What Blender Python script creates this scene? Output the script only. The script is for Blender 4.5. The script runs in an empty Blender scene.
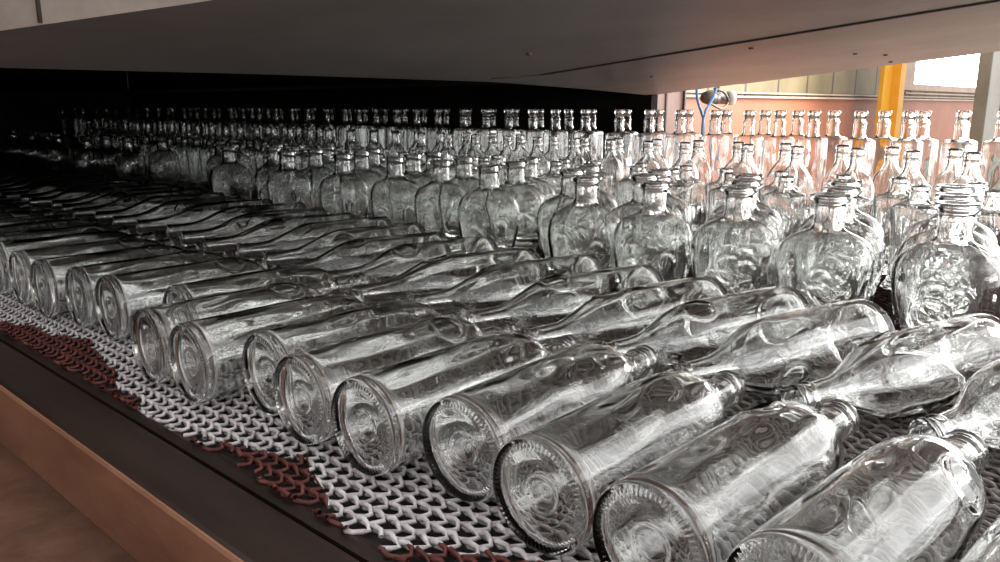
import bpy, math, random
import numpy as np
from mathutils import Matrix, Vector
random.seed(7)
rng = np.random.default_rng(7)
S = bpy.context.scene
COL = S.collection
PI = math.pi

# ------------------------------------------------------------------ camera
H = 0.33
F_PX, HY, VX = 795.0, 105.0, -385.0
pitch = math.atan((281-HY)/F_PX)
yaw = math.atan((500-VX)/math.hypot(F_PX, 281-HY))
Fv = Vector((math.sin(yaw)*math.cos(pitch), math.cos(yaw)*math.cos(pitch), -math.sin(pitch)))
Rv = Vector((math.cos(yaw), -math.sin(yaw), 0)); Uv = Rv.cross(Fv)
cd = bpy.data.cameras.new('camera'); cam = bpy.data.objects.new('camera', cd); COL.objects.link(cam)
M = Matrix((Rv, Uv, -Fv)).transposed().to_4x4(); M.translation = (0, 0, H)
cam.matrix_world = M
cd.sensor_width = 36; cd.lens = 36*F_PX/1000; cd.clip_start = 0.01; cd.clip_end = 200
S.camera = cam

# ------------------------------------------------------------------ materials
def new_mat(name):
    m = bpy.data.materials.new(name); m.use_nodes = True
    return m, m.node_tree.nodes, m.node_tree.links, m.node_tree.nodes['Principled BSDF']
def surf(name, c1, c2, scale=6, rough=.6, metal=0, bump=.0, detail=6, dist=.01, spec=.5, stretch=(1,1,1), pos=(.35,.65)):
    m, N, L, b = new_mat(name)
    tc = N.new('ShaderNodeTexCoord'); mp = N.new('ShaderNodeMapping'); mp.inputs['Scale'].default_value = stretch
    L.new(tc.outputs['Object'], mp.inputs[0])
    n = N.new('ShaderNodeTexNoise'); n.inputs['Scale'].default_value = scale; n.inputs['Detail'].default_value = detail
    n.inputs['Roughness'].default_value = .65
    L.new(mp.outputs[0], n.inputs[0])
    r = N.new('ShaderNodeValToRGB'); r.color_ramp.elements[0].color = (*c1, 1); r.color_ramp.elements[1].color = (*c2, 1)
    r.color_ramp.elements[0].position = pos[0]; r.color_ramp.elements[1].position = pos[1]
    L.new(n.outputs[0], r.inputs[0]); L.new(r.outputs[0], b.inputs['Base Color'])
    b.inputs['Roughness'].default_value = rough; b.inputs['Metallic'].default_value = metal
    b.inputs['Specular IOR Level'].default_value = spec
    if bump:
        bn = N.new('ShaderNodeBump'); bn.inputs['Strength'].default_value = bump; bn.inputs['Distance'].default_value = dist
        L.new(n.outputs[0], bn.inputs['Height']); L.new(bn.outputs[0], b.inputs['Normal'])
    return m
def glass_mat(name, col, ior=1.5, rough=0.0):
    m, N, L, b = new_mat(name)
    N.remove(b)
    g = N.new('ShaderNodeBsdfGlass'); g.inputs['Color'].default_value = (*col, 1); g.inputs['IOR'].default_value = ior
    g.inputs['Roughness'].default_value = rough
    tc = N.new('ShaderNodeTexCoord'); mp = N.new('ShaderNodeMapping'); mp.inputs['Scale'].default_value = (38, 38, 9)
    n = N.new('ShaderNodeTexNoise'); n.inputs['Scale'].default_value = 1; n.inputs['Detail'].default_value = 1
    bn = N.new('ShaderNodeBump'); bn.inputs['Strength'].default_value = .06; bn.inputs['Distance'].default_value = .0012
    L.new(tc.outputs['Object'], mp.inputs[0]); L.new(mp.outputs[0], n.inputs[0])
    L.new(n.outputs[0], bn.inputs['Height']); L.new(bn.outputs[0], g.inputs['Normal'])
    L.new(g.outputs[0], N['Material Output'].inputs[0])
    return m
GLASS = glass_mat('clear_flint_glass', (.997, .999, .997))
def emit(name, col, s):
    m, N, L, b = new_mat(name)
    b.inputs['Base Color'].default_value = (*col, 1)
    b.inputs['Emission Color'].default_value = (*col, 1); b.inputs['Emission Strength'].default_value = s
    return m

# belt wire: grey white wire with dark red bands near the edge, maroon grey further in
def belt_mat():
    m, N, L, b = new_mat('belt_wire_paint')
    tc = N.new('ShaderNodeTexCoord'); sp = N.new('ShaderNodeSeparateXYZ'); L.new(tc.outputs['Object'], sp.inputs[0])
    def math_(op, a, c=None, d=None):
        n = N.new('ShaderNodeMath'); n.operation = op
        for i, v in enumerate((a, c, d)):
            if v is None: continue
            if hasattr(v, 'links'): L.new(v, n.inputs[i])
            else: n.inputs[i].default_value = v
        return n.outputs[0]
    X, Y = sp.outputs[0], sp.outputs[1]
    ns = N.new('ShaderNodeTexNoise'); ns.inputs['Scale'].default_value = 14; ns.inputs['Detail'].default_value = 3
    L.new(tc.outputs['Object'], ns.inputs[0])
    wob = math_('MULTIPLY_ADD', ns.outputs[0], .05, -.025)
    # red patch boundary: x < xb(y), where xb swings along the belt
    def bump_(c, w, h):      # triangular bump in y
        d = math_('ABSOLUTE', math_('SUBTRACT', Y, c))
        return math_('MULTIPLY', math_('MAXIMUM', math_('SUBTRACT', 1, math_('DIVIDE', d, w)), 0), h)
    xb = math_('ADD', math_('ADD', bump_(1.18, .34, .075), bump_(.62, .15, .06)), bump_(.31, .17, .085))
    xb = math_('ADD', math_('ADD', xb, bump_(1.9, .3, .1)), .338)
    xb = math_('ADD', xb, wob)
    red = math_('LESS_THAN', X, xb)
    n2 = N.new('ShaderNodeTexNoise'); n2.inputs['Scale'].default_value = 90; L.new(tc.outputs['Object'], n2.inputs[0])
    def ramp(a, c, p0=.35, p1=.65, f=None):
        r = N.new('ShaderNodeValToRGB'); r.color_ramp.elements[0].color = (*a, 1); r.color_ramp.elements[1].color = (*c, 1)
        r.color_ramp.elements[0].position = p0; r.color_ramp.elements[1].position = p1
        L.new(f if f is not None else n2.outputs[0], r.inputs[0]); return r.outputs[0]
    white = ramp((.38, .345, .345), (.68, .64, .66)); redc = ramp((.05, .011, .008), (.13, .028, .021))
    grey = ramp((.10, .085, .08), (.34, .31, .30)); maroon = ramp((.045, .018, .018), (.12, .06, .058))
    def mix(f, a, c):
        n = N.new('ShaderNodeMix'); n.data_type = 'RGBA'
        L.new(f, n.inputs[0]); L.new(a, n.inputs[6]); L.new(c, n.inputs[7]); return n.outputs[2]
    c1 = mix(red, white, redc)
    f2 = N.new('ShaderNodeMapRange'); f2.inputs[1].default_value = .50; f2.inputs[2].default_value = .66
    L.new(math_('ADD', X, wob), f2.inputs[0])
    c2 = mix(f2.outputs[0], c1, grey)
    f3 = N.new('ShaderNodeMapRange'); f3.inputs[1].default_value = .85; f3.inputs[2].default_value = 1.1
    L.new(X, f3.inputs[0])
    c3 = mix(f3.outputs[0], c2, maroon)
    L.new(c3, b.inputs['Base Color']); b.inputs['Roughness'].default_value = .6
    return m

M_BELT = belt_mat()
M_PAN = surf('sooty_pan', (.008, .007, .007), (.02, .016, .014), 8, .8)
M_GUIDE = surf('worn_dark_steel', (.024, .017, .012), (.060, .042, .032), 9, .38, .6, .15, stretch=(1, .25, 1))
M_LEDGE = surf('brown_dark_paint', (.018, .0095, .0065), (.036, .020, .014), 7, .42, .2, .2, stretch=(2, .3, 1))
M_FACE = surf('rusty_tan_paint', (.15, .062, .033), (.27, .125, .072), 12, .55, 0, .25, stretch=(1, .35, 1))
M_SHELF = surf('brown_floor_plate', (.070, .029, .017), (.13, .057, .034), 22, .6, 0, .3)
M_HOOD = surf('hood_sheet_steel', (.30, .265, .24), (.40, .355, .325), 3, .45, .35, .06, dist=.01)
M_HOODSIDE = surf('beige_hood_flange', (.24, .195, .165), (.34, .285, .25), 8, .5, 0, .1)
M_SEAM = surf('dark_seam', (.03, .026, .024), (.07, .06, .055), 20, .6)
M_SOOT = surf('oven_soot', (.004, .004, .004), (.010, .009, .008), 6, .9, spec=.1)
M_ORANGE = surf('salmon_wall_paint', (.34, .110, .045), (.42, .15, .068), 1.2, .6, 0, .05)
M_PINK = surf('pink_panel_paint', (.24, .125, .095), (.31, .175, .14), 2.5, .6)
M_LEDGEW = surf('pale_brown_rail_paint', (.42, .30, .23), (.56, .42, .33), 6, .6)
M_YEL = surf('safety_yellow_paint', (.80, .40, .03), (.90, .50, .06), 3, .5)
M_GREEN = surf('grey_green_column_paint', (.22, .215, .175), (.30, .29, .245), 3, .6)
M_BLUE = surf('blue_hose', (.05, .16, .40), (.10, .27, .55), 10, .45)
M_DARKMET = surf('greasy_metal', (.05, .04, .035), (.2, .16, .14), 25, .45, .5)
M_FLANGE = surf('pale_flange', (.5, .45, .42), (.75, .70, .66), 25, .5)
M_FLOOR = surf('hall_floor_concrete', (.30, .22, .18), (.45, .34, .28), 1.2, .7)
M_FRAME = surf('window_frame_paint', (.34, .22, .16), (.46, .32, .24), 5, .6)
M_WIN = emit('overexposed_daylight_glass', (1, .98, .93), 9)
def clad_mat():
    m, N, L, b = new_mat('cream_cladding')
    tc = N.new('ShaderNodeTexCoord'); sp = N.new('ShaderNodeSeparateXYZ'); L.new(tc.outputs['Object'], sp.inputs[0])
    d = N.new('ShaderNodeMath'); d.operation = 'DIVIDE'; d.inputs[1].default_value = .62; L.new(sp.outputs[0], d.inputs[0])
    fr = N.new('ShaderNodeMath'); fr.operation = 'FRACT'; L.new(d.outputs[0], fr.inputs[0])
    lt = N.new('ShaderNodeMath'); lt.operation = 'LESS_THAN'; lt.inputs[1].default_value = .06; L.new(fr.outputs[0], lt.inputs[0])
    ns = N.new('ShaderNodeTexNoise'); ns.inputs['Scale'].default_value = 2.5; ns.inputs['Detail'].default_value = 6; L.new(tc.outputs['Object'], ns.inputs[0])
    r = N.new('ShaderNodeValToRGB'); r.color_ramp.elements[0].color = (.15, .11, .042, 1); r.color_ramp.elements[1].color = (.23, .18, .085, 1)
    r.color_ramp.elements[0].position = .3; r.color_ramp.elements[1].position = .65
    L.new(ns.outputs[0], r.inputs[0])
    mx = N.new('ShaderNodeMix'); mx.data_type = 'RGBA'; L.new(lt.outputs[0], mx.inputs[0]); L.new(r.outputs[0], mx.inputs[6]); mx.inputs[7].default_value = (.05, .035, .018, 1)
    L.new(mx.outputs[2], b.inputs['Base Color']); b.inputs['Roughness'].default_value = .6
    return m
M_CLAD = clad_mat()

# ------------------------------------------------------------------ mesh helpers
def mesh(name, verts, faces, mat, smooth=False):
    me = bpy.data.meshes.new(name); me.from_pydata([tuple(v) for v in verts], [], [tuple(f) for f in faces]); me.update()
    me.materials.append(mat)
    if smooth: me.shade_smooth()
    return me
def ob(name, me, parent=None, **kw):
    o = bpy.data.objects.new(name, me); COL.objects.link(o)
    if parent: o.parent = parent
    for k, v in kw.items(): o[k] = v
    return o
def box_geo(x0, x1, y0, y1, z0, z1):
    v = [(x, y, z) for x in (x0, x1) for y in (y0, y1) for z in (z0, z1)]
    f = [(0,1,3,2), (4,6,7,5), (0,4,5,1), (2,3,7,6), (0,2,6,4), (1,5,7,3)]
    return v, f
def box(name, x0, x1, y0, y1, z0, z1, mat, parent=None, bevel=0, **kw):
    v, f = box_geo(x0, x1, y0, y1, z0, z1)
    o = ob(name, mesh(name, v, f, mat), parent, **kw)
    if bevel:
        md = o.modifiers.new('bevel', 'BEVEL'); md.width = bevel; md.segments = 2
    return o
def prism(name, poly, ax0, ax1, mat, parent=None, axis='y', bevel=0, **kw):
    """extrude a polygon: axis='y' poly is (x,z); axis='z' poly is (x,y)"""
    n = len(poly)
    def P(p, t): return (p[0], t, p[1]) if axis == 'y' else (p[0], p[1], t)
    v = [P(p, ax0) for p in poly]+[P(p, ax1) for p in poly]
    f = [tuple(range(n)), tuple(range(2*n-1, n-1, -1))]+[(i, i+n, (i+1) % n+n, (i+1) % n) for i in range(n)]
    me = mesh(name, v, f, mat)
    import bmesh
    bm = bmesh.new(); bm.from_mesh(me); bmesh.ops.recalc_face_normals(bm, faces=bm.faces); bm.to_mesh(me); bm.free()
    o = ob(name, me, parent, **kw)
    if bevel:
        md = o.modifiers.new('bevel', 'BEVEL'); md.width = bevel; md.segments = 2
    return o
def tube(name, pts, r, mat, parent=None, n=10, **kw):
    P = [Vector(p) for p in pts]; V = []; Fc = []
    for i, p in enumerate(P):
        t = (P[min(i+1, len(P)-1)]-P[max(i-1, 0)]).normalized()
        a = t.cross(Vector((0, 0, 1)) if abs(t.z) < .9 else Vector((1, 0, 0))).normalized(); b = t.cross(a)
        rr = r[i] if isinstance(r, (list, tuple)) else r
        for k in range(n):
            th = 2*PI*k/n; V.append(p+a*math.cos(th)*rr+b*math.sin(th)*rr)
    for i in range(len(P)-1):
        for k in range(n):
            Fc.append((i*n+k, i*n+(k+1) % n, (i+1)*n+(k+1) % n, (i+1)*n+k))
    Fc.append(tuple(range(n-1, -1, -1))); Fc.append(tuple((len(P)-1)*n+k for k in range(n)))
    return ob(name, mesh(name, V, Fc, mat, True), parent, **kw)
def spline(pts, n=8):
    out = []
    P = [Vector(p) for p in pts]
    for i in range(len(P)-1):
        p0, p1, p2, p3 = P[max(i-1, 0)], P[i], P[i+1], P[min(i+2, len(P)-1)]
        for k in range(n):
            t = k/n
            out.append(.5*((2*p1)+(p2-p0)*t+(2*p0-5*p1+4*p2-p3)*t*t+(3*p1-p0-3*p2+p3)*t**3))
    return out+[P[-1]]

# ------------------------------------------------------------------ bottles
def chaikin(P, it=2):
    P = np.array(P, float)
    for _ in range(it):
        Q = [P[0]]
        for a, b in zip(P[:-1], P[1:]):
            Q += [a*.75+b*.25, a*.25+b*.75]
        Q.append(P[-1]); P = np.array(Q)
    return P
def resample(P, step, fine=0):
    d = np.r_[0, np.cumsum(np.hypot(*np.diff(P, axis=0).T))]
    n = max(8, int(d[-1]/step)); t = np.linspace(0, d[-1], n)
    if fine:      # closer rings over the moulded underside
        m = int(fine/.0010); t = np.r_[np.linspace(0, fine, m, endpoint=False), np.linspace(fine, d[-1], n-int(fine/step))]
    return np.c_[np.interp(t, d, P[:, 0]), np.interp(t, d, P[:, 1])]

KINDS = {
 # outer profile (z, r) from the base edge to the lip; wall; base thickness; cross-section; zones
 'round': dict(prof=[(.0065,.0),(.0055,.016),(.003,.026),(.0,.0345),(.0,.0425),(.0012,.0455),(.005,.0462),(.10,.0462),(.172,.0462),(.198,.0452),(.220,.0412),(.236,.0345),(.246,.0265),(.253,.0200),(.262,.0170),(.285,.0160),(.294,.0160),(.295,.0186),(.300,.0186),(.301,.0164),(.306,.0164),(.307,.0186),(.3145,.0186),(.315,.0168)],
    wall=.0030, tb=.010, bore=.0118, cuts=(.012,.248,.2925), n=lambda z: 2.0, asp=1.0, seg=192, step=.0030, med=[(.186,.020)], knurl=True),
 'bell': dict(prof=[(.0065,.0),(.0055,.016),(.003,.026),(.0,.0345),(.0,.0425),(.0012,.0455),(.005,.0462),(.08,.0462),(.150,.0462),(.178,.0450),(.205,.0385),(.228,.0285),(.248,.0205),(.262,.0168),(.280,.0152),(.303,.0146),(.304,.0172),(.309,.0172),(.310,.0150),(.316,.0150),(.317,.0170),(.3245,.0170),(.325,.0155)],
    wall=.0030, tb=.010, bore=.0105, cuts=(.012,.255,.301), n=lambda z: 2.0, asp=1.0, seg=192, step=.0030, med=[(.180,.020)], knurl=True),
 'flask': dict(prof=[(.006,.0),(.005,.02),(.002,.034),(.0,.044),(.002,.0495),(.008,.0515),(.035,.0585),(.065,.0650),(.092,.0684),(.112,.0682),(.127,.0640),(.138,.0555),(.146,.0425),(.151,.0300),(.1545,.0238),(.160,.0215),(.175,.0208),(.190,.0214),(.1935,.0235),(.195,.0275),(.198,.0290),(.2025,.0288),(.205,.0262)],
    wall=.0036, tb=.013, bore=.0165, cuts=(.010,.155,.192), n=lambda z: 3.0 if z < .12 else max(2.0, 3.0-1.0*(z-.12)/.035), asp=.70, seg=112, step=.0034, med=[(.056,.024)], knurl=False),
 'decanter': dict(prof=[(.005,.0),(.003,.024),(.0,.034),(.0,.0395),(.004,.0415),(.009,.0405),(.016,.0345),(.024,.0325),(.08,.0345),(.140,.0375),(.150,.0375),(.1545,.034),(.158,.024),(.163,.017),(.172,.0145),(.182,.0145),(.183,.0185),(.1895,.0185),(.190,.016)],
    wall=.003, tb=.012, bore=.0105, cuts=(.018,.155,.1815), n=lambda z: 6 if z < .150 else max(2.0, 6-4*(z-.150)/.012), asp=1.0, seg=56, step=.0045, med=[], knurl=False),
 'dome': dict(prof=[(.006,.0),(.003,.022),(.0,.031),(.003,.0355),(.010,.0365),(.08,.0370),(.140,.0375),(.160,.0360),(.176,.0310),(.187,.0235),(.194,.0175),(.200,.0150),(.214,.0135),(.216,.0160),(.221,.0160),(.223,.0132),(.229,.0132),(.231,.0155),(.2395,.0155),(.240,.0140)],
    wall=.003, tb=.013, bore=.0095, cuts=(.012,.192,.213), n=lambda z: 3.0 if z < .15 else max(2.0, 3-(z-.15)/.03), asp=1.0, seg=56, step=.0045, med=[], knurl=False),
 'tall': dict(prof=[(.006,.0),(.003,.024),(.0,.033),(.003,.0365),(.010,.0375),(.12,.0375),(.226,.0375),(.234,.0365),(.2375,.032),(.2395,.023),(.2435,.0180),(.254,.0168),(.276,.0162),(.2775,.0185),(.2825,.0180),(.285,.0142),(.298,.0138),(.299,.0176),(.3145,.0174),(.315,.0150)],
    wall=.003, tb=.014, bore=.0095, cuts=(.014,.2388,.2980), n=lambda z: 5.5 if z < .234 else max(2.0, 5.5-3.5*(z-.234)/.007), asp=1.0, seg=56, step=.0045, med=[], knurl=False),
}
def build_kind(kind, variant, lod=0):
    K = KINDS[kind]; seg = K['seg'] if lod == 0 else 32; step = K['step'] if lod == 0 else .009
    out = resample(chaikin(K['prof'], 2), step, .056 if K['knurl'] and lod == 0 else 0)
    # inner profile, from the lip down to the middle of the floor
    zs = np.array([p[0] for p in K['prof']]); rs = np.array([p[1] for p in K['prof']])
    top = K['prof'][-1][0]; cb, cn, cl = K['cuts']
    body = [(z, r) for z, r in K['prof'] if z > K['tb'] and z < cn]
    inn = [(top, K['bore']+.001), (top-.004, K['bore']), (cl-.002, K['bore'])]
    neck = [(z, max(K['bore'], r-K['wall']*1.1)) for z, r in K['prof'] if cn <= z < cl-.004]
    neck = [(z, min(r, 9)) for z, r in neck]
    for z, r in reversed(neck): inn.append((z, r))
    for z, r in reversed(body): inn.append((z, max(K['bore'], r-K['wall'])))
    rb = np.interp(K['tb'], zs[5:], rs[5:])-K['wall']
    inn += [(K['tb']+.004, rb), (K['tb']+.0006, rb*.95), (K['tb'], rb*.6), (K['tb']+.003, rb*.25), (K['tb']+.004, 0)]
    inn = resample(chaikin(inn, 2), step)
    P = np.vstack([out, inn]); no = len(out); n = len(P)
    th = np.linspace(0, 2*PI, seg, endpoint=False)
    Z = np.repeat(P[:, 0][:, None], seg, 1); R = np.repeat(P[:, 1][:, None], seg, 1); T = np.repeat(th[None, :], n, 0)
    nn = np.array([K['n'](z) for z in P[:, 0]])[:, None]
    nn = np.where((P[:, 1][:, None] < .3*max(rs)) & (Z < .05), 2.0, nn)
    fac = (np.abs(np.cos(T))**nn+np.abs(np.sin(T))**nn)**(-1/nn)
    aspect = np.where(Z < cn-.03, K['asp'], np.clip(K['asp']+(1-K['asp'])*(Z-(cn-.03))/.03, K['asp'], 1))
    outer = (np.arange(n) < no)[:, None]
    rr = R.copy()
    ph = rng.uniform(0, 6.28, 8)
    amp = np.where(Z > K['tb']+.004, 1, .3)*np.where(Z < cn, 1, .15)*np.clip(R/.03, 0, 1)
    wob = (np.sin(3*T+ph[0]+Z*35)+.8*np.sin(5*T+ph[1]-Z*55)+.6*np.sin(9*T+ph[2]+Z*25)+.5*np.sin(2*T+ph[3]+Z*120)+.45*np.sin(13*T+ph[4]+14*Z))
    rr += np.where(outer,   .00006, .00030)*wob*amp
    # medallions, front and back
    if lod == 0:
        for (mz, mr) in K['med']:
            for t0 in (0, PI):
                dth = (T-t0+PI) % (2*PI)-PI
                u = dth*R if K['asp'] == 1 else R*fac*np.sin(dth)
                rho = np.hypot(u, Z-mz)
                front = np.abs(dth) < 1.2
                big = 1.9 if kind == 'flask' else 1.25
                d = big*(.0014*np.exp(-((rho-mr)/.0021)**2)-.0007*(rho < mr-.003))
                rr += np.where(outer & front, d, 0)
                if kind != 'flask':      # the disc is pressed flat
                    flat = (R-.0026)/np.maximum(np.cos(dth), .3)
                    k_ = np.clip((mr-.0015-rho)/.0025, 0, 1)
                    rr = np.where(outer & front, rr*(1-k_)+np.minimum(rr, flat)*k_, rr)
    X = rr*fac*np.cos(T)*aspect; Y = rr*fac*np.sin(T)
    if K['knurl'] and lod == 0:
        k = np.clip(1.5-np.abs(P[:, 1]-.0392)/.0022, 0, 1)*(np.arange(n) < no)*(P[:, 0] < .008)
        Z = Z+(k[:, None]*.0016*np.cos(T*64))
        k2 = np.exp(-((P[:, 1]-.0135)/.0012)**2)*(np.arange(n) < no)*(P[:, 0] < .01)
        Z = Z-k2[:, None]*.0012
    V = np.stack([X, Y, Z], -1)
    # single pole verts
    verts = np.vstack([V.reshape(-1, 3)])
    faces = []; zone = []
    cz = P[:, 0]
    I = np.arange(seg); J = (I+1) % seg
    for i in range(n-1):
        zm = .5*(cz[i]+cz[i+1])
        q = np.stack([i*seg+I, i*seg+J, (i+1)*seg+J, (i+1)*seg+I], 1)
        is_out = i < no
        base_lim = cb if is_out else K['tb']+.003
        zn = 0 if zm < base_lim else 1 if zm < cn else 2 if zm < cl else 3
        z_arr = np.full(seg, zn)
        if lod == 0 and is_out and zn == 1:
            for (mz, mr) in K['med']:
                for t0 in (0, PI):
                    dth = (th+PI/seg-t0+PI) % (2*PI)-PI
                    u = dth*P[i, 1] if K['asp'] == 1 else P[i, 1]*np.sin(dth)
                    z_arr = np.where((np.hypot(u, zm-mz) < mr+.004) & (np.abs(dth) < 1.2), 4 if t0 == 0 else 5, z_arr)
        faces.append(q); zone.append(z_arr)
    F = np.vstack(faces); Zn = np.concatenate(zone)
    # vertex normals of the complete wall, so the parts shade as one piece of glass
    a, b, c, d = (verts[F[:, k]] for k in range(4))
    fn = np.cross(c-a, d-b); VN = np.zeros_like(verts)
    for k in range(4): np.add.at(VN, F[:, k], fn)
    for ring in (0, n-1):
        VN[ring*seg:(ring+1)*seg] = VN[ring*seg:(ring+1)*seg].sum(0)
    L = np.linalg.norm(VN, axis=1, keepdims=True); VN = VN/np.maximum(L, 1e-12)
    names = ['base', 'body', 'neck', 'lip', 'medallion', 'medallion']
    parts = []
    groups = [(names[g], F[Zn == g]) for g in range(6)] if lod == 0 else [('glass', F)]
    for nm, f in groups:
        if len(f) == 0: continue
        ids, inv = np.unique(f, return_inverse=True); ff = inv.reshape(f.shape)
        vv = verts[ids]; nv = VN[ids]
        me = bpy.data.meshes.new(kind+'_'+nm)
        me.from_pydata(vv.tolist(), [], ff.tolist()); me.update()
        me.materials.append(GLASS); me.shade_smooth()
        try: me.normals_split_custom_set_from_vertices(nv.tolist())
        except Exception: pass
        parts.append((nm, me))
    return parts
LIB = {}
for k, nv in (('round', 3), ('bell', 3), ('flask', 4), ('decanter', 2), ('dome', 2), ('tall', 2)):
    LIB[k] = [build_kind(k, v) for v in range(nv)]
    LIB[k+'_far'] = [build_kind(k, 0, 1)[0][1]]
KNAME = {'round': 'round_bottle', 'bell': 'sloping_shoulder_bottle', 'flask': 'flask_bottle', 'decanter': 'square_bottle', 'dome': 'dome_shoulder_bottle', 'tall': 'tall_square_bottle'}
counter = {}
def place(kind, mat4, label, group, detailed=True):
    i = counter.get(kind, 0); counter[kind] = i+1
    if detailed:
        o = ob(KNAME[kind], None, label=label, category='bottle', group=group)
        o.empty_display_size = .03; o.matrix_world = mat4
        for nm, me in LIB[kind][i % len(LIB[kind])]:
            ob(nm, me, o)
    else:
        o = ob(KNAME[kind], LIB[kind+'_far'][0], label=label, category='bottle', group=group)
        o.matrix_world = mat4
    return o
ORD = ['first', 'second', 'third', 'fourth', 'fifth', 'sixth', 'seventh', 'eighth', 'ninth', 'tenth', 'eleventh', 'twelfth',
       'thirteenth', 'fourteenth', 'fifteenth', 'sixteenth', 'seventeenth', 'eighteenth', 'nineteenth', 'twentieth']
def nth(i):
    return 'rightmost' if i == 0 else ORD[i]+' from the right'
def lying(kind, x, y, ang, roll, label, group, far=False):
    """bottle lying on the belt: base centre at (x, y), axis pointing along ang (radians from +X)"""
    r = .0464
    m = Matrix.Translation((x, y, r)) @ Matrix.Rotation(ang, 4, 'Z') @ Matrix.Rotation(PI/2, 4, 'Y') @ Matrix.Rotation(roll, 4, 'Z')
    return place(kind, m, label, group, not far)
D = math.radians
# front lying row: ribbed bases face the side rail
R1 = [(.430, .050, -4), (.410, .150, -3), (.410, .248, -2), (.416, .346, 1), (.434, .446, 3), (.408, .546, 1), (.408, .646, 0), (.426, .739, 0), (.388, .836, 0), (.386, .933, 0), (.470, 1.030, -1), (.430, 1.160, 0), (.424, 1.262, -1), (.408, 1.364, 0), (.410, 1.475, 0)]
y = 1.60
while y < 3.3:
    R1.append((.42+random.uniform(-.02, .02), y, random.uniform(-2, 2))); y += .112
R1v = R1
rolls1 = [1.2, .9, -.5, 1.9, -.75, -.55, .45, -.6, -.35, .3, -.5, .4]
for i, (x, y, a) in enumerate(R1v):
    roll = rolls1[i] if i < len(rolls1) else random.uniform(0, 6)
    g = 'round bottles lying in the front row'
    if i == 0: lab = 'clear round bottle lying at the near right corner, front row'
    elif i < 16: lab = 'clear round bottle lying base outward in the front row, '+('rightmost with its base in frame' if i == 1 else ORD[i-1]+' base from the right')
    else: lab, g = 'lying clear bottle in the dark far left end of the front row', 'front row bottles lost in the dark'
    lying('round', x, y, D(a), roll, lab, g, y > 2.2)
# second lying row: mouths point back at the front row
R2 = [(.735, .055), (.728, .166), (.735, .285), (.711, .407), (.721, .511), (.706, .616), (.720, .729), (.735, .852), (.713, .964), (.748, 1.081), (.722, 1.190), (.775, 1.310), (.788, 1.430), (.778, 1.543), (.790, 1.668), (.815, 1.790), (.80, 1.915), (.79, 2.03), (.795, 2.150)]
y = 2.27
while y < 4.2:
    R2.append((.80+random.uniform(-.02, .02), y)); y += .118
for i, (mx, my) in enumerate(R2):
    a = D(-16.5+random.uniform(-1, 1)) if i < 9 else D(-13+random.uniform(-1, 1))
    bx, by = mx+.325*math.cos(a), my+.325*math.sin(a)
    roll = [1.0, PI/2+.9, .62+PI, 1.2, PI-.5+.2, PI+.25, PI-.1, PI+.6, PI+.2, PI-.3][i] if i < 10 else PI+random.uniform(-1.2, 1.2)
    g = 'bottles lying in the second row'
    if i < 18: lab = 'clear bottle lying mouth toward the front row, second row, '+('rightmost' if i == 0 else ORD[i]+' from the right')
    else: lab, g = 'lying clear bottle in the dark far left end of the second row', 'second row bottles lost in the dark'
    lying('bell', bx, by, a+PI, roll, lab, g, my > 2.6)

def stand(kind, pts, label_fn, far_y, yawfn):
    placed = []
    for i, (x, y) in enumerate(pts):
        lab, g = label_fn(i, x, y)
        m = Matrix.Translation((x, y, 0)) @ Matrix.Rotation(yawfn(), 4, 'Z')
        place(kind, m, lab, g, y < far_y)
# standing flasks, three ranks
FL = [(1.172, .262, 1), (1.285, .290, 2), (1.425, .325, 3), (1.164, .424, 1), (1.278, .448, 2), (1.402, .488, 3), (1.180, .573, 1), (1.295, .618, 2), (1.402, .665, 3),
      (1.156, .712, 1), (1.270, .805, 2), (1.395, .849, 3), (1.165, .861, 1), (1.270, .975, 2), (1.375, 1.01, 3),
      (1.241, 1.176, 1), (1.374, 1.215, 2), (1.49, 1.274, 3), (1.281, 1.366, 1), (1.400, 1.41, 2), (1.283, 1.535, 1), (1.400, 1.60, 2), (1.266, 1.726, 1), (1.385, 1.80, 2), (1.50, 1.63, 3), (1.49, 1.88, 3), (1.361, 1.985, 2), (1.25, 1.96, 1), (1.49, 2.105, 3), (1.338, 2.171, 2), (1.262, 2.30, 1), (1.45, 2.33, 3)]
# a gap in the flask ranks, then more flasks deep in the oven
FL += [(1.463, 2.72, 2), (1.56, 2.80, 3), (1.451, 3.16, 2), (1.35, 3.24, 1), (1.436, 3.40, 2), (1.40, 3.58, 2), (1.29, 3.50, 1), (1.367, 3.75, 2), (1.325, 3.92, 1), (1.363, 4.18, 2), (1.363, 4.40, 2), (1.363, 4.64, 2), (1.30, 4.85, 2)]
rank = {1: 'front rank', 2: 'middle rank', 3: 'back rank'}
seen = {1: 0, 2: 0, 3: 0}
fl_labels = []
for x, y, r in FL:
    k = seen[r]; seen[r] += 1
    if y < 2.5: fl_labels.append(('clear broad-shouldered flask standing in the '+rank[r]+', '+nth(k), 'broad-shouldered flasks standing behind the lying bottles'))
    else: fl_labels.append(('dim broad-shouldered flask standing deep in the dark oven at far left', 'flasks deep in the dark oven'))
stand('flask', [(x, y) for x, y, r in FL], lambda i, x, y: fl_labels[i], 2.6, lambda: random.uniform(-.16, .16)+random.choice((0, PI)))

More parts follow.
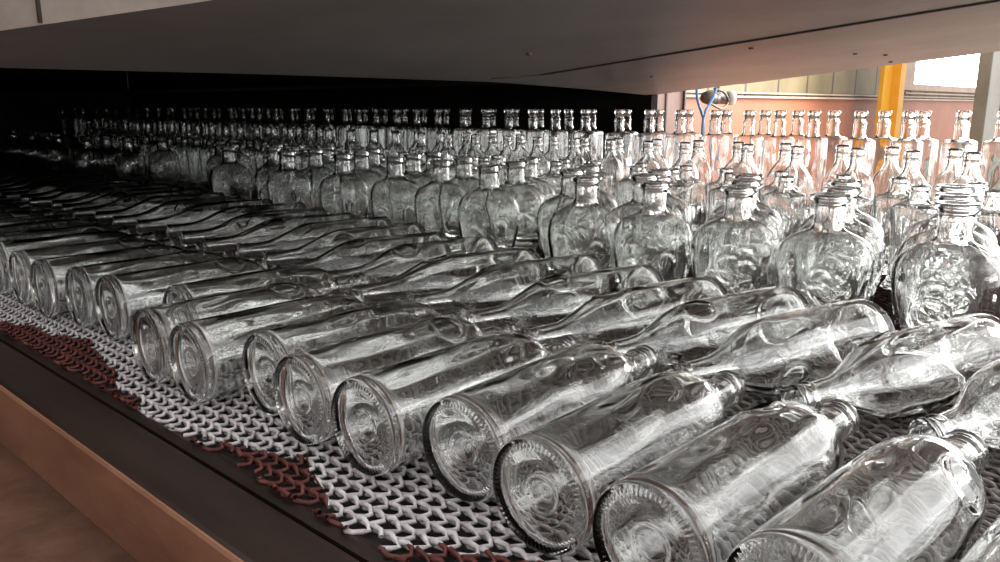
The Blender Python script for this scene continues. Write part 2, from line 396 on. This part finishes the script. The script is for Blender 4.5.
def rowgrid(x, y0, y1, dy, jx=.006, jy=.010):
    out = []; y = y0
    while y < y1:
        out.append((x+random.uniform(-jx, jx), y+random.uniform(-jy, jy))); y += dy
    return out
def row_label(desc, rowname, far_desc, group):
    def f(i, x, y):
        if i < 20 and y < 2.6: return desc+' in the '+rowname+', '+nth(i), group
        return far_desc, group+' lost in the dark'
    return f
def clearf(pts): return [p for p in pts if all(abs(p[0]-f[0]) > .092 or abs(p[1]-f[1]) > .115 for f in FL)]
stand('decanter', [(1.553, .295), (1.561, .413), (1.575, .540), (1.578, .667), (1.585, .79)]+clearf(rowgrid(1.60, .93, 3.8, .118)),
      row_label('clear square bottle with flared foot', 'near square rank', 'small square bottle in the dark, near rank of square bottles', 'square footed bottles near rank'), 2.2, lambda: random.uniform(-.08, .08))
stand('decanter', clearf(rowgrid(1.695, .36, 3.9, .122)),
      row_label('clear square bottle with flared foot', 'far square rank', 'small square bottle in the dark, far rank of square bottles', 'square footed bottles far rank'), 2.0, lambda: random.uniform(-.08, .08))
B1 = [(1.790, .385), (1.775, .490), (1.792, .605), (1.789, .735), (1.80, .86), (1.790, 1.02), (1.785, 1.125)]
stand('dome', B1+rowgrid(1.80, 1.25, 4.9, .128), row_label('clear dome-shouldered bottle', 'near dome-shouldered rank', 'tiny dome-shouldered bottle in the dark, near rank', 'dome-shouldered bottles near rank'), 2.0, lambda: random.uniform(0, 6))
stand('dome', rowgrid(1.905, .44, 5.0, .122), row_label('clear dome-shouldered bottle', 'far dome-shouldered rank', 'tiny dome-shouldered bottle in the dark, far rank', 'dome-shouldered bottles far rank'), 2.0, lambda: random.uniform(0, 6))
# the tall square-shouldered bottles; places follow the pairs seen across the belt
def on_row(px, x):
    az = yaw+math.atan((px-500)/math.hypot(F_PX, 281-HY)); return (x, x/math.tan(az))
T_near = [965, 911, 862, 815, 797-16, 756, 716, 681, 650, 620, 586, 556, 533, 509, 486, 464, 438, 417, 397, 376, 359, 345, 327, 308, 292, 276, 259, 243, 231, 214, 196, 184, 168, 147, 128, 106, 82, 62]
T_far = [1006, 986, 928, 886, 835, 799, 766, 727, 689, 659, 627, 592, 569, 540, 515, 492, 468, 446, 424, 405, 385, 365, 349, 331, 312, 296, 281, 268, 252, 235, 219, 205, 190, 172, 158, 136, 115, 96, 75]
def fix(pts, dmin=.095):
    out = []
    for p in sorted(pts, key=lambda p: p[1]):
        if out and p[1]-out[-1][1] < dmin: p = (p[0], out[-1][1]+dmin)
        out.append(p)
    return out
stand('tall', fix([on_row(p, 2.30) for p in T_near]), row_label('tall square-shouldered bottle', 'nearer tall rank', 'tall bottle neck glinting in the dark, nearer tall rank', 'tall bottles nearer rank'), 2.4, lambda: random.uniform(-.15, .15))
stand('tall', fix([on_row(p, 2.42) for p in T_far]), row_label('tall square-shouldered bottle', 'rearmost tall rank', 'tall bottle neck glinting in the dark, rearmost rank', 'tall bottles rearmost rank'), 2.4, lambda: random.uniform(-.15, .15))

# ------------------------------------------------------------------ wire mesh belt
def belt():
    V = []; F = []; base = 0
    p, q, amp, hz = .0180, .0170, .0112, .0036
    def strands(x0, x1, y0, y1, steps, sides, rad, jit):
        nonlocal base
        ys = np.arange(math.ceil(y0/p)*p, y1, p)
        for y_ in ys:
            xs0 = x0+(random.uniform(-.010, .006) if jit else 0)
            k0 = math.ceil(xs0/q*steps); k1 = int(x1/q*steps)
            k = np.arange(k0, k1+1)
            t = 2*PI*k/steps
            ph = .12*math.sin(y_*40)
            tri = 2*np.abs(2*((t/(2*PI)) % 1)-1)-1
            jx = .0011*np.sin(k*2.1+y_*911); jy = .0013*np.sin(k*1.3+y_*517)+.0010*np.sin(k*.37+y_*233)
            c = np.stack([q*k/steps+.0024*np.sin(t+1.0)+jx, y_-amp*(.75*tri+.25*np.cos(t))+jy, -.0061+hz*np.sin(t+ph)], 1)
            tg = np.gradient(c, axis=0); tg /= np.linalg.norm(tg, axis=1, keepdims=True)
            up = np.array([0, 0, 1.0]); a = np.cross(tg, up); a /= np.linalg.norm(a, axis=1, keepdims=True); b = np.cross(tg, a)
            th = 2*PI*np.arange(sides)/sides
            ring = c[:, None, :]+rad*(a[:, None, :]*np.cos(th)[None, :, None]+b[:, None, :]*np.sin(th)[None, :, None])
            n = len(k); V.append(ring.reshape(-1, 3))
            i = np.arange(n-1)[:, None]*sides; s = np.arange(sides)[None, :]; s2 = (s+1) % sides
            F.append((base+np.stack([i+s, i+s2, i+sides+s2, i+sides+s], -1)).reshape(-1, 4))
            base += n*sides
    strands(.350, 1.12, -.45, 2.4, 8, 6, .00235, True)
    strands(.350, 1.12, 2.4, 4.4, 6, 4, .0022, True)
    strands(1.12, 2.62, -.45, 3.4, 6, 4, .0022, False)
    V_ = np.vstack(V).astype(np.float32); F_ = np.vstack(F).astype(np.int32)
    me = bpy.data.meshes.new('wire_mesh_belt')
    me.vertices.add(len(V_)); me.vertices.foreach_set('co', V_.ravel())
    me.loops.add(F_.size); me.loops.foreach_set('vertex_index', F_.ravel())
    me.polygons.add(len(F_)); me.polygons.foreach_set('loop_start', np.arange(0, F_.size, 4, dtype=np.int32))
    me.update(calc_edges=True); me.shade_smooth(); me.materials.append(M_BELT)
    return me
ob('wire_mesh_belt', belt(), label='woven wire conveyor belt in white, grey and dark red under all the bottles', category='conveyor belt')
box('belt_support_plate', .355, 2.72, -.6, 6.9, -.030, -.0125, M_PAN, label='dark support plate under the woven wire belt', category='plate')

# ------------------------------------------------------------------ near side rail
rail = ob('conveyor_side_rail', None, label='long dark steel side rail with a tan outer face beside the belt', category='rail')
prism('guide_strip', [(.3365, -.0125), (.3365, -.028), (.354, -.028), (.354, -.0110), (.347, -.0105)], -.8, 1.62, M_GUIDE, rail)
prism('slot_floor', [(.340, -.028), (.340, -.034), (.320, -.034), (.320, -.028)], -.8, 1.62, M_SOOT, rail)
prism('top_plate', [(.3320, -.030), (.3320, -.0120), (.275, -.0105), (.2705, -.0125), (.2705, -.03)], -.8, 1.62, M_LEDGE, rail, bevel=.0012)
prism('outer_face', [(.2700, -.0105), (.2715, -.0165), (.2705, -.095), (.2640, -.095), (.2655, -.0125), (.2675, -.0100)], -.8, 1.62, M_FACE, rail)
box('lower_shelf', -1.6, .2635, -1.2, 1.62, -.105, -.0885, M_SHELF, label='brown dusty steel shelf below the tan face of the side rail', category='shelf')

# ------------------------------------------------------------------ oven
oven = ob('annealing_oven', None, label='sooty black tunnel oven that the rows of bottles come out of', category='oven')
def hz(y): return .380+.1*(1.84-y)
box('roof_plate', .30, 3.07, 1.92, 7.2, .43, .50, M_SOOT, oven)
box('side_wall', 3.03, 3.08, 1.90, 7.2, -.5, .45, M_SOOT, oven)
box('unseen_light_block', -1.5, .330, 1.63, 1.67, -.5, 1.0, M_SOOT, oven)  # plate added out of view, blocks hall light to darken the left lying bottles
box('side_wall', .28, .31, 1.95, 7.2, -.5, .45, M_SOOT, oven)
box('end_wall', .28, 3.08, 7.15, 7.2, -.5, .45, M_SOOT, oven)
tube('hanging_wire', [(.93, 2.2, .43), (.932, 2.2, .395), (.931, 2.201, .372)], .0009, M_DARKMET, oven, 6)
hood = ob('oven_hood', None, label='large grey sheet steel hood sloping up over the belt', category='hood')
poly = [(.34, 1.66), (.56, .97), (.78, .40), (1.00, -.10), (3.07, -.10), (3.07, 1.93), (1.8, 1.66), (.9, 1.63)]
poly = [(.33, 1.60), (.38, 1.31), (.54, 1.01), (.80, .52), (1.10, -.05), (3.05, -.05), (3.07, 1.93), (2.4, 1.78), (1.79, 1.67), (.98, 1.66), (.49, 1.68)]
def slab(name, pl, off0, off1, mat, parent):
    n = len(pl)
    v = [(x, y, hz(y)+off0) for x, y in pl]+[(x, y, hz(y)+off1) for x, y in pl]
    f = [tuple(range(n)), tuple(range(2*n-1, n-1, -1))]+[(i, i+n, (i+1) % n+n, (i+1) % n) for i in range(n)]
    me = mesh(name, v, f, mat)
    import bmesh
    bm = bmesh.new(); bm.from_mesh(me); bmesh.ops.recalc_face_normals(bm, faces=bm.faces); bm.to_mesh(me); bm.free()
    return ob(name, me, parent)
slab('underside_panel', poly, 0, .012, M_HOOD, hood)
# front part of the panel and the lapped seam between the sheets
slab('seam_strip', [(1.822, -.05), (1.834, -.05), (1.80, 1.50), (1.70, 1.60), (1.69, 1.592), (1.787, 1.495)], -.0035, .001, M_SEAM, hood)
slab('lapped_sheet', [(1.836, -.05), (3.052, -.05), (3.06, 1.5), (1.802, 1.50)], -.0022, .0005, M_HOOD, hood)
box('lintel_plate', .30, 3.08, 1.925, 1.94, .425, .60, M_SOOT, hood)
slab('back_strip', [(.49, 1.68), (.98, 1.66), (1.79, 1.67), (2.4, 1.78), (3.07, 1.93), (3.07, 1.95), (.3, 1.95)], .045, .06, M_SOOT, hood)
for (x, y) in [(1.93, .93), (2.26, 1.42), (2.45, .86), (2.62, .83), (1.40, 1.2), (2.9, .9)]:
    tube('bolt', [(x, y, hz(y)+.002), (x, y, hz(y)-.006)], .0065, M_DARKMET, hood, 6)
# side flange: upright beige sheets along the diagonal near edge
ed = [(.33, 1.62), (.38, 1.31), (.54, 1.01), (.80, .52), (1.10, -.05)]
for i in range(4):
    (xa, ya), (xb, yb) = ed[i], ed[i+1]
    n_ = Vector((ya-yb, xb-xa, 0)).normalized()*.006
    v = []
    for (x, y) in ((xa, ya), (xb, yb)):
        for s in (-1, 0):
            for zz in (-.003, .42): v.append((x+n_.x*s, y+n_.y*s, hz(y)+zz))
    f = [(0, 1, 5, 4), (2, 6, 7, 3), (0, 2, 3, 1), (4, 5, 7, 6), (0, 4, 6, 2), (1, 3, 7, 5)]
    ob('side_flange', mesh('side_flange', v, f, M_HOODSIDE), hood)
tube('side_seam', [(.4125, 1.235, hz(1.24)), (.4125, 1.235, hz(1.24)+.40)], .0035, M_SEAM, hood, 8)

# ------------------------------------------------------------------ hall beyond
def st(name, *a, **k): return box(name, *a, kind='structure', **k)
st('wall_back', 3.12, 24, 3.0, 3.1, -1.2, .385, M_ORANGE)
cl = box('wall_back_cladding', 3.12, 24, 3.02, 3.12, .385, 1.9, M_CLAD); cl.name = 'wall_back_upper'; cl['kind'] = 'structure'
for k_, (z0, z1, d_) in enumerate([(.385, .402, .05), (.418, .432, .03)]):
    t_ = st('trim_%d' % (k_+1), 3.3, 24, 3.0-d_, 3.01, z0, z1, M_LEDGEW)
st('trim_3', 10.15, 24, 2.95, 3.01, .455, .475, M_FRAME)
win = box('window_1', 10.45, 14.9, 2.985, 2.995, .575, 1.6, M_WIN); win['kind'] = 'structure'
box('window_frame', 10.05, 10.45, 2.955, 3.0, .576, 1.7, M_FRAME, win)
box('window_frame', 10.05, 14.9, 2.955, 3.0, .50, .575, M_FRAME, win)
st('floor', -6, 24, -8, 12, -1.25, -1.2, M_FLOOR)
pan = box('door_panel', 3.085, 3.30, 1.95, 1.985, -1.2, .60, M_PINK, bevel=.003); pan.name = 'oven_end_panel'
pan['label'] = 'pink painted steel panel at the far corner of the oven mouth'; pan['category'] = 'panel'
box('folded_edge', 3.225, 3.235, 1.944, 1.951, -1.2, .60, M_SEAM, pan)
pan2 = box('side_cabinet', 3.31, 3.52, 2.02, 2.06, -1.2, .60, M_PINK, bevel=.003)
pan2['label'] = 'pale pink upright cabinet panel left of the blue hoses'; pan2['category'] = 'panel'
box('edge_strip', 3.50, 3.512, 2.008, 2.021, -1.2, .60, M_SEAM, pan2)
post = ob('yellow_post', None, label='yellow painted steel post against the salmon wall', category='post')
box('web', 8.55, 8.90, 2.70, 2.74, -1.2, 1.6, M_YEL, post)
box('flange', 8.80, 8.96, 2.62, 2.74, -1.2, 1.6, M_YEL, post)
box('bracket', 8.96, 9.40, 2.66, 2.72, .215, .245, M_YEL, post)
box('bracket', 8.96, 9.75, 2.50, 2.72, -.33, -.24, M_YEL, post)
col = box('column_1', 9.15, 10.9, 1.90, 2.02, -1.2, 1.5, M_GREEN, bevel=.01); col.name = 'steel_column'
col['label'] = 'grey green steel column at the right edge beside the bright window'; col['category'] = 'column'
ln = box('edge_seam', 9.72, 9.75, 1.892, 1.901, -1.2, 1.5, M_SEAM, col)
# small motor with hoses
mot = ob('drive_motor', None, (None), label='greasy brown motor with a pale round flange hanging under the hood edge', category='motor')
tube('motor_body', [(4.24, 2.30, .372), (4.30, 2.30, .372), (4.31, 2.30, .372), (4.48, 2.30, .37)], [.034, .044, .034, .036], M_DARKMET, mot, 20)
tube('gearbox', [(4.33, 2.30, .395), (4.33, 2.30, .335)], [.045, .040], M_DARKMET, mot, 12)
tube('end_flange', [(4.47, 2.28, .37), (4.50, 2.26, .37)], [.040, .042], M_FLANGE, mot, 24)
tube('flange_hole', [(4.495, 2.262, .37), (4.505, 2.250, .37)], .014, M_SEAM, mot, 16)
tube('cable', spline([(4.28, 2.27, .42), (4.36, 2.25, .402), (4.42, 2.25, .35), (4.34, 2.25, .31), (4.22, 2.26, .34)]), .007, M_DARKMET, mot, 8)
tube('hanger', [(4.38, 2.3, .39), (4.38, 2.3, .56)], .010, M_DARKMET, mot, 8)
for pts in ([(3.41, 1.90, .56), (3.415, 1.90, .40), (3.44, 1.90, .335), (3.475, 1.90, .29), (3.50, 1.90, .22), (3.51, 1.90, -.1)],
            [(3.58, 1.88, .56), (3.56, 1.88, .40), (3.515, 1.88, .34), (3.465, 1.88, .29), (3.452, 1.88, .20), (3.46, 1.88, -.1)]):
    h_ = tube('air_hose', spline(pts), .0062, M_BLUE, None, 10, category='hose', group='blue air hoses at the oven corner')
    h_['label'] = 'thin blue air hose hanging at the oven corner, '+('left one at the top' if pts[0][0] < 3.5 else 'right one at the top')
p_ = tube('pale_pipe', [(3.47, 1.83, .245), (3.47, 1.83, -1.0)], .016, M_FLANGE, None, 14, category='pipe', label='pale vertical pipe below the crossing blue hoses')

# ------------------------------------------------------------------ light
w = bpy.data.worlds.new('world'); S.world = w; w.use_nodes = True
N = w.node_tree.nodes; L = w.node_tree.links; bg = N['Background']
tc = N.new('ShaderNodeTexCoord'); sp = N.new('ShaderNodeSeparateXYZ'); L.new(tc.outputs['Generated'], sp.inputs[0])
ns = N.new('ShaderNodeTexNoise'); ns.inputs['Scale'].default_value = 3.0; ns.inputs['Detail'].default_value = 3; L.new(tc.outputs['Generated'], ns.inputs[0])
rp = N.new('ShaderNodeValToRGB')
rp.color_ramp.elements[0].position = .42; rp.color_ramp.elements[0].color = (.58, .57, .56, 1)
rp.color_ramp.elements[1].position = .60; rp.color_ramp.elements[1].color = (1, 1, 1, 1)
L.new(ns.outputs[0], rp.inputs[0]); L.new(rp.outputs[0], bg.inputs[0])
# the hall is brightest toward its window side
mr = N.new('ShaderNodeMapRange'); mr.inputs[1].default_value = -.6; mr.inputs[2].default_value = .9
mr.inputs[3].default_value = .62; mr.inputs[4].default_value = 3.1
L.new(sp.outputs[0], mr.inputs[0]); L.new(mr.outputs[0], bg.inputs[1])
def area(name, loc, target, sx, sy, power, col=(1, 1, 1)):
    l = bpy.data.lights.new(name, 'AREA'); l.shape = 'RECTANGLE'; l.size = sx; l.size_y = sy; l.energy = power; l.color = col
    o = bpy.data.objects.new(name, l); COL.objects.link(o); o.location = loc
    o.rotation_euler = (Vector(target)-Vector(loc)).to_track_quat('-Z', 'Y').to_euler(); return o
area('hall_daylight', (7.5, .6, 1.3), (2.0, .9, .15), 3.0, 1.6, 260, (1, .98, .95))
area('hall_skylight', (2.2, -2.6, 1.6), (1.4, 1.0, .1), 3.0, 1.0, 22, (1, .99, .97))
area('added_tunnel_fill', (1.5, -2.4, .50), (1.3, 2.5, .15), 2.2, .5, 38, (1, .99, .98))  # unseen fill added behind the camera to brighten flasks deep in the tunnel
area('near_side_lamp', (-1.6, .2, 1.5), (.6, .9, 0), 1.2, .8, 5, (1, .93, .85))
area('wall_wash', (6.5, 1.2, 2.6), (7.5, 3.0, .2), 4.0, .6, 8, (1, .97, .92))

S.view_settings.view_transform = 'Standard'; S.view_settings.look = 'None'; S.view_settings.exposure = .45
S.cycles.max_bounces = 36; S.cycles.transmission_bounces = 36; S.cycles.glossy_bounces = 8; S.cycles.diffuse_bounces = 4
S.cycles.use_denoising = True; S.cycles.caustics_refractive = True; S.cycles.caustics_reflective = False
S.cycles.sample_clamp_indirect = 6; S.cycles.blur_glossy = 1.0
